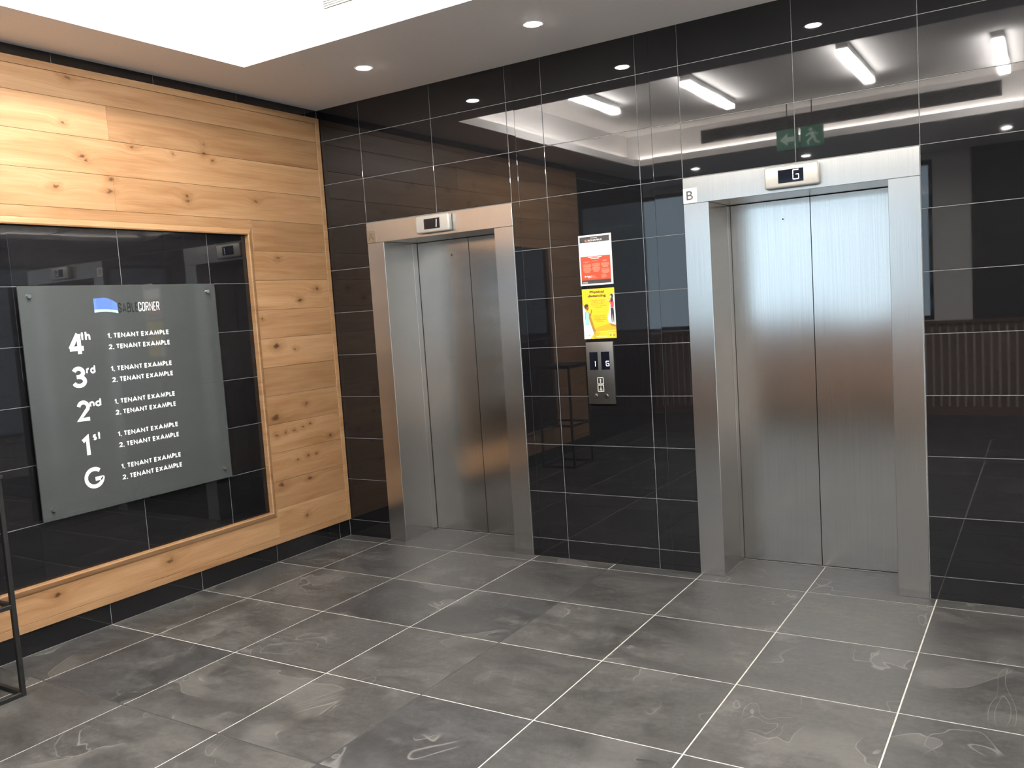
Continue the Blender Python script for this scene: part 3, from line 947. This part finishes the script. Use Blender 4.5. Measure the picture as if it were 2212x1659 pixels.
def door_panel(a, b, z0, z1, parent):
    """Sheet steel leaf: gently buckled front, flat back."""
    nx, nz = 14, 48
    v, f = [], []
    for j in range(nz + 1):
        for i in range(nx + 1):
            x = a + (b - a) * i / nx
            z = z0 + (z1 - z0) * j / nz
            w = math.sin(7.1 * x + 2.0 * math.sin(1.7 * z)) * math.cos(6.3 * z + 1.3 * x) + 0.6 * math.sin(13.7 * x + 0.7) * math.sin(4.1 * z + 0.4)
            e = min(1.0, 8 * min(i / nx, 1 - i / nx)) * min(1.0, 8 * min(j / nz, 1 - j / nz))
            v.append((x, DOOR_Y + 0.0006 - 0.0005 * w * e, z))
    for j in range(nz):
        for i in range(nx):
            k = j * (nx + 1) + i
            f.append((k, k + 1, k + nx + 2, k + nx + 1))
    n0 = len(v)
    v += [(a, DOOR_Y + 0.0006, z0), (b, DOOR_Y + 0.0006, z0), (b, DOOR_Y + 0.0006, z1), (a, DOOR_Y + 0.0006, z1), (a, 0.376, z0), (b, 0.376, z0), (b, 0.376, z1), (a, 0.376, z1)]
    f += [(n0 + q, n0 + 4 + q, n0 + 4 + (q + 1) % 4, n0 + (q + 1) % 4) for q in range(4)] + [(n0 + 4, n0 + 7, n0 + 6, n0 + 5)]
    o = mesh('door_panel', v, f, M_STEEL_DOOR, parent)
    for q in o.data.polygons:
        q.use_smooth = q.index < nx * nz
    return o

def lift(L, letter, floor_char, label, plate_mat, letter_mat):
    X0, X1, O0, O1 = L
    xc = (O0 + O1) / 2
    r = empty('elevator', (xc, 0.0, 0.0))
    FY = -0.007
    box('jamb', X0, O0, FY, 0.395, 0.0, HZ0 - 0.0008, M_STEEL, r, 0.0016)
    box('jamb', O1, X1, FY, 0.395, 0.0, HZ0 - 0.0008, M_STEEL, r, 0.0016)
    box('header', X0, X1, FY, 0.395, HZ0, HZ1, M_STEEL, r, 0.0016)
    for s, xx in ((1, O0), (-1, O1)):
        a, b = sorted((xx, xx + s * 0.004))
        box('jamb_strip', a, b, 0.300, DOOR_Y - 0.004, 0.001, HZ0 - 0.002, M_STEEL, r, 0.0008)
    box('gap_backing', O0 + 0.005, O1 - 0.005, 0.378, 0.394, 0.0, HZ0 - 0.002, M_DARK, r)  # dark sheet behind the leaves, paints the shade seen in the door gaps
    for a, b in ((O0 + 0.0055, xc - 0.0022), (xc + 0.0022, O1 - 0.0055)):
        d = door_panel(a, b, 0.006, HZ0 - 0.004, r)
        if a < xc - 0.1 and b < xc:
            px, pz = (O0 + 0.300), 1.968
            disc('release_hole', px, DOOR_Y, pz, 0.0095, 0.0015, (0, -1, 0), M_CHROME, d, 20, 0.0085, hole=0.005)
            disc('release_pin', px, DOOR_Y + 0.0005, pz, 0.0048, 0.001, (0, -1, 0), M_DARK, d, 14)
    # floor indicator on the header
    w, za, zb, dp = 0.270, 2.094, 2.207, 0.042
    h = box('floor_indicator', xc - w / 2, xc + w / 2, FY - dp, FY - 0.0003, za, zb, M_SILVER, r, 0.012, 4)
    sy = FY - dp
    sx0, sx1, sz0, sz1 = xc - 0.063, xc + 0.063, 2.117, 2.183
    box('screen', sx0, sx1, sy - 0.0008, sy + 0.002, sz0, sz1, M_SCREEN, h)
    if floor_char == 'G':
        digit('G', xc + 0.0255, 2.1535, 0.032, 0.050, sy - 0.0014, h)
    else:
        digit('1', xc + 0.022, 2.150, 0.034, 0.050, sy - 0.0014, h, 0.10, 0.13)
    # letter plate at the left end of the header
    p_ = box('letter_plate', X0 + 0.001, X0 + 0.079, FY - 0.002, FY - 0.0001, 2.079, 2.159, plate_mat, r, 0.0005)
    text_mesh('letter', letter, (X0 + (0.020 if letter == 'B' else 0.014), X0 + (0.057 if letter == 'B' else 0.062), 2.096, 2.144), ('y', FY - 0.002), letter_mat, p_, 0.006)
    adopt(r)
    tag(r, label, 'elevator', 'elevators of the lobby')

plate_pale_refl = plain('plate_pale_reflection', (0.78, 0.76, 0.68), 0.35, grain=0.02)  # bright reflection on plate B, put into its colour
plate_brown_refl = plain('plate_brown_reflection', (0.30, 0.235, 0.17), 0.35, 0.6, grain=0.03)  # same kind of plate: its brown reflection is put into the colour
lift(LIFTS[0], 'A', '1', 'stainless steel elevator marked A nearest the wood panelling', plate_brown_refl, plain('grey_letter', (0.10, 0.085, 0.07), 0.5))
lift(LIFTS[1], 'B', 'G', 'stainless steel elevator marked B with G lit above its doors', plate_pale_refl, plain('dark_letter', (0.05, 0.05, 0.048), 0.5))

# ================================================================== CALL PANEL
def call_panel():
    r = empty('call_panel', (2.101, 0.0, 0.972))
    F = -0.014
    box('plate', 2.013, 2.189, F, -0.0006, 0.972, 1.341, M_STEEL_PANEL, r, 0.002, 2)
    for a, b, ch, cx in ((2.034, 2.088, '1', 2.062), (2.110, 2.164, 'G', 2.1505)):
        s = box('display', a, b, F - 0.0006, F + 0.001, 1.177, 1.283, M_SCREEN, r)
        digit(ch, cx, 1.213, 0.0215, 0.031, F - 0.0012, s, 0.0, 0.18)
    pale = plain('pale_engraving', (0.70, 0.68, 0.60), 0.5)
    for z0, up in ((1.0915, True), (1.0475, False)):
        a, b, z1, t = 2.078, 2.1185, z0 + 0.0405, 0.0032
        s = boxes('instruction_mark', [(a, b, F - 0.0010, F, z0, z0 + t), (a, b, F - 0.0010, F, z1 - t * 1.3, z1), (a, a + t, F - 0.0010, F, z0 + t, z1 - t), (b - t, b, F - 0.0010, F, z0 + t, z1 - t)], pale, r)
        xm, zm = (a + b) / 2, (z0 + z1) / 2
        pl = ('y', F)
        if up:
            polys('arrow', [[(xm - 0.007, zm + 0.003), (xm + 0.007, zm + 0.003), (xm, zm + 0.012)], rectpts(xm - 0.002, xm + 0.002, zm - 0.002, zm + 0.004), [(xm - 0.005, zm - 0.008), (xm, zm - 0.012), (xm + 0.005, zm - 0.008), (xm, zm - 0.004)]], pl, pale, s, 0.0008)
        else:
            polys('arrow', [[(xm - 0.006, zm + 0.001), (xm, zm - 0.006), (xm + 0.006, zm + 0.001)], rectpts(xm - 0.0018, xm + 0.0018, zm, zm + 0.011), rectpts(xm - 0.009, xm + 0.009, zm - 0.012, zm - 0.008)], pl, pale, s, 0.0008)
    for cx in (2.064, 2.1335):
        s = disc('call_button', cx, F, 1.0225, 0.0165, 0.003, (0, -1, 0), M_DARK, r, 28, 0.015)
        disc('button_cap', cx, F - 0.003, 1.0225, 0.0125, 0.006, (0, -1, 0), M_CHROME, s, 28, 0.010)
    adopt(r)
    tag(r, 'grey metal lift call panel with two small displays and two round buttons', 'call panel')
call_panel()

# ================================================================== POSTERS
def poster_red():
    r = empty('poster', (2.104, 0.0, 1.6755))
    F = -0.0012
    box('sheet', 1.998, 2.210, F, -0.0002, 1.6755, 1.9690, plain('white_paper', (0.90, 0.90, 0.89), 0.35, grain=0.01), r)
    pl = ('y', F)
    dark = plain('poster_charcoal', (0.045, 0.038, 0.036), 0.4)
    red = plain('poster_red', (0.55, 0.060, 0.022), 0.4, grain=0.02)
    pink = plain('poster_pink', (0.70, 0.24, 0.16), 0.4, grain=0.02)
    w = plain('poster_white', (0.90, 0.90, 0.88), 0.4, grain=0.01)
    poly('header_band', rectpts(2.006, 2.198, 1.926, 1.959), pl, dark, r, 0.0002)
    text_mesh('header_title', 'CORONAVIRUS', (2.041, 2.150, 1.932, 1.9425), pl, w, r, 0.012, 0.0004)
    poly('virus_dot', oval(2.0565, 1.9373, 0.0062, 0.0062), pl, red, r, 0.0005)
    polys('header_line', [rectpts(2.076, 2.120, 1.948, 1.9525)], pl, plain('poster_grey', (0.50, 0.48, 0.46), 0.4), r, 0.0004)
    poly('red_block', rectpts(2.006, 2.198, 1.707, 1.845), pl, red, r, 0.0002)
    polys('red_title', [rectpts(2.056, 2.144, 1.8375, 1.8408), rectpts(2.072, 2.128, 1.8295, 1.8328)], pl, w, r, 0.0004)
    lines = []
    for a, b, z0, z1 in ((2.021, 2.072, 1.751, 1.799), (2.079, 2.130, 1.756, 1.802), (2.138, 2.189, 1.776, 1.802), (2.138, 2.189, 1.742, 1.762)):
        z, q = z1, 0
        while z > z0:
            s_ = 0.008 if (q % 4 == 3 or z - 0.0056 < z0) else 0.0
            lines.append(rectpts(a + s_, b - s_, z - 0.0034, z))
            z -= 0.0056
            q += 1
    polys('body_text', lines, pl, pink, r, 0.0004)
    polys('column_heading', [rectpts(2.022, 2.064, 1.8125, 1.8158), rectpts(2.036, 2.050, 1.8075, 1.8105), rectpts(2.084, 2.118, 1.8145, 1.8178), rectpts(2.146, 2.176, 1.8150, 1.8180), rectpts(2.150, 2.172, 1.8095, 1.8125), rectpts(2.140, 2.188, 1.7668, 1.7698)], pl, pink, r, 0.0004)
    poly('logo_dot', oval(2.032, 1.7285, 0.0048, 0.0048), pl, w, r, 0.0004)
    polys('logo_text', [rectpts(2.040, 2.066, 1.7265, 1.7310), rectpts(2.048, 2.066, 1.7185, 1.7225), rectpts(2.0700, 2.0712, 1.719, 1.735)], pl, w, r, 0.0004)
    polys('small_print', [rectpts(2.074, 2.088, 1.731, 1.7335), rectpts(2.074, 2.100, 1.7265, 1.729), rectpts(2.074, 2.098, 1.722, 1.7245), rectpts(2.074, 2.112, 1.7175, 1.72),
                          rectpts(2.136, 2.166, 1.7335, 1.736), rectpts(2.136, 2.164, 1.729, 1.7315), rectpts(2.136, 2.172, 1.7245, 1.727), rectpts(2.136, 2.170, 1.720, 1.7225), rectpts(2.136, 2.160, 1.7155, 1.718)], pl, pink, r, 0.0004)
    poly('footer_band', rectpts(2.006, 2.198, 1.685, 1.707), pl, dark, r, 0.0002)
    polys('footer_text', [rectpts(2.012, 2.046, 1.6935, 1.6965), rectpts(2.012, 2.046, 1.6885, 1.6915)], pl, plain('poster_grey', (0.50, 0.48, 0.46), 0.4), r, 0.0004)
    adopt(r)
    tag(r, 'white poster headed CORONAVIRUS with a red text block', 'poster')
poster_red()

def poster_yellow():
    r = empty('poster', (2.107, 0.0, 1.361))
    F = -0.0012
    yel = plain('poster_yellow', (0.80, 0.53, 0.025), 0.35, grain=0.02)
    gold = plain('poster_gold', (0.68, 0.38, 0.022), 0.35, grain=0.02)
    brn = plain('poster_brown', (0.055, 0.025, 0.008), 0.4)
    ochre = plain('poster_ochre', (0.30, 0.15, 0.018), 0.4)
    w = plain('poster_white', (0.90, 0.90, 0.88), 0.4, grain=0.01)
    box('sheet', 2.002, 2.212, F, -0.0002, 1.3610, 1.6550, yel, r)
    pl = ('y', F)
    poly('lower_tint', [(2.066, 1.3612), (2.2118, 1.3612), (2.2118, 1.432), (2.170, 1.446), (2.10, 1.43), (2.060, 1.41)], pl, gold, r, 0.0001)
    poly('lower_tint', [(2.090, 1.3612), (2.2118, 1.3612), (2.2118, 1.41), (2.11, 1.405)], pl, yel, r, 0.00015)
    # paper-cut shadows and white openings
    poly('cut_shadow', [(2.034, 1.500), (2.050, 1.500), (2.082, 1.396), (2.068, 1.388)], pl, plain('poster_shade', (0.36, 0.19, 0.03), 0.4), r, 0.0002)
    poly('cut_shadow', [(2.166, 1.450), (2.185, 1.450), (2.2118, 1.440), (2.2118, 1.426), (2.185, 1.432)], pl, plain('poster_shade', (0.36, 0.19, 0.03), 0.4), r, 0.0002)
    poly('white_opening', [(2.0022, 1.3612), (2.041, 1.3612), (2.068, 1.390), (2.046, 1.455), (2.030, 1.505), (2.012, 1.545), (2.0022, 1.560)], pl, w, r, 0.0003)
    poly('white_opening', [(2.2118, 1.438), (2.182, 1.447), (2.167, 1.452), (2.163, 1.478), (2.164, 1.497), (2.172, 1.515), (2.178, 1.549), (2.194, 1.595), (2.2118, 1.630)], pl, w, r, 0.0003)
    text_mesh('title', 'Physical', (2.053, 2.146, 1.6255, 1.6425), pl, brn, r, 0.034, 0.0005)
    text_mesh('title', 'distancing', (2.040, 2.157, 1.6015, 1.6205), pl, brn, r, 0.034, 0.0005)
    for k, (s_, a, b) in enumerate((('Remain at least', 2.063, 2.148), ('2 metres - about', 2.061, 2.150), ('one body length -', 2.058, 2.146), ('away from another', 2.055, 2.160), ('person.', 2.086, 2.128))):
        z = 1.5835 - 0.0107 * k
        text_mesh('body_text', s_, (a, b, z - 0.001, z + 0.0065), pl, ochre, r, 0.008, 0.0004)
    for k, (s_, a, b) in enumerate((('Avoid physical', 2.070, 2.151), ('contact - this', 2.074, 2.148), ('includes hand', 2.070, 2.151), ('shaking.', 2.088, 2.132))):
        z = 1.4915 - 0.0107 * k
        text_mesh('body_text', s_, (a, b, z - 0.001, z + 0.0065), pl, ochre, r, 0.008, 0.0004)
    skin = plain('print_brown_skin', (0.22, 0.075, 0.04), 0.5)
    hair = plain('print_dark_hair', (0.055, 0.025, 0.022), 0.5)
    teal = plain('print_teal', (0.32, 0.66, 0.55), 0.5)
    # figure in a teal dress, left
    poly('printed_figure', [(2.026, 1.5275), (2.036, 1.5275), (2.044, 1.509), (2.050, 1.504), (2.057, 1.532), (2.062, 1.537), (2.0605, 1.526), (2.053, 1.496), (2.046, 1.498), (2.038, 1.512), (2.020, 1.512), (2.018, 1.470), (2.0195, 1.459), (2.0155, 1.459), (2.0145, 1.480), (2.017, 1.517)], pl, skin, r, 0.0005)
    poly('printed_figure', [(2.026, 1.525), (2.037, 1.525), (2.040, 1.510), (2.040, 1.480), (2.043, 1.442), (2.034, 1.440), (2.012, 1.442), (2.018, 1.485), (2.020, 1.515)], pl, teal, r, 0.0006)
    poly('printed_figure', oval(2.032, 1.543, 0.009, 0.0135), pl, skin, r, 0.0006)
    poly('printed_figure', [(2.012, 1.552), (2.015, 1.562), (2.024, 1.567), (2.036, 1.566), (2.041, 1.558), (2.040, 1.552), (2.030, 1.552), (2.025, 1.543), (2.019, 1.538)], pl, hair, r, 0.0007)
    polys('printed_figure', [[(2.016, 1.381), (2.024, 1.377), (2.024, 1.380), (2.018, 1.383)], [(2.031, 1.382), (2.040, 1.379), (2.040, 1.382), (2.033, 1.385)]], pl, hair, r, 0.0007)
    # figure with a head scarf and red top, right
    dk = plain('print_charcoal', (0.025, 0.022, 0.025), 0.5)
    pale = plain('print_pale_skin', (0.80, 0.50, 0.36), 0.5)
    poly('printed_figure', [(2.184, 1.537), (2.202, 1.537), (2.204, 1.510), (2.202, 1.452), (2.198, 1.452), (2.194, 1.505), (2.190, 1.452), (2.186, 1.452), (2.184, 1.500)], pl, dk, r, 0.0005)
    poly('printed_figure', [(2.183, 1.572), (2.176, 1.571), (2.174, 1.575), (2.183, 1.583), (2.190, 1.586), (2.200, 1.582), (2.206, 1.570), (2.203, 1.538), (2.184, 1.538)], pl, plain('print_red', (0.75, 0.06, 0.09), 0.5), r, 0.0006)
    poly('printed_figure', [(2.176, 1.572), (2.161, 1.592), (2.162, 1.595), (2.165, 1.592), (2.178, 1.575)], pl, pale, r, 0.0006)
    poly('printed_figure', oval(2.193, 1.606, 0.011, 0.013), pl, dk, r, 0.0006)
    poly('printed_figure', [(2.186, 1.598), (2.200, 1.600), (2.203, 1.580), (2.193, 1.568), (2.186, 1.580)], pl, dk, r, 0.0007)
    poly('printed_figure', oval(2.187, 1.602, 0.0055, 0.0085), pl, pale, r, 0.0008)
    light = plain('poster_light_yellow', (0.92, 0.74, 0.25), 0.4)
    polys('footer_bar', [rectpts(2.066, 2.203, 1.3985, 1.4010), rectpts(2.155, 2.203, 1.395, 1.4045), rectpts(2.080, 2.150, 1.3705, 1.3765)], pl, light, r, 0.0004)
    poly('logo_dot', oval(2.175, 1.3785, 0.0055, 0.0055), pl, plain('print_green', (0.18, 0.26, 0.08), 0.5), r, 0.0005)
    poly('logo_dot', oval(2.186, 1.3785, 0.0045, 0.0045), pl, light, r, 0.0005)
    poly('logo_dot', oval(2.197, 1.3785, 0.0060, 0.0060), pl, plain('print_orange', (0.65, 0.13, 0.03), 0.5), r, 0.0005)
    adopt(r)
    tag(r, 'yellow Physical distancing poster directly above the call panel', 'poster')
poster_yellow()

# ================================================================== BLACK METAL STAND AT THE LEFT EDGE
def stand():
    xa, xb, ya, yb, ht, t = 0.11, 0.472, -3.05, -2.640, 0.98, 0.020
    r = empty('metal_stand', ((xa + xb) / 2, (ya + yb) / 2, 0.0))
    for x in (xa, xb - t):
        for y in (ya, yb - t):
            box('leg', x, x + t, y, y + t, 0.0, ht, M_BLACKMETAL, r, 0.0015)
    for z0 in (0.0, 0.40, ht - t):
        for y in (ya, yb - t):
            box('rail', xa + t, xb - t, y + 0.0005, y + t - 0.0005, z0 + 0.0005, z0 + t, M_BLACKMETAL, r, 0.0015)
        for x in (xa, xb - t):
            box('rail', x + 0.0005, x + t - 0.0005, ya + t, yb - t, z0 + 0.0005, z0 + t, M_BLACKMETAL, r, 0.0015)
    box('top', xa - 0.005, xb + 0.005, ya - 0.005, yb + 0.005, ht, ht + 0.015, M_BLACKMETAL, r, 0.002)
    adopt(r)
    tag(r, 'black square tube metal stand cut off by the left edge', 'stand')
stand()
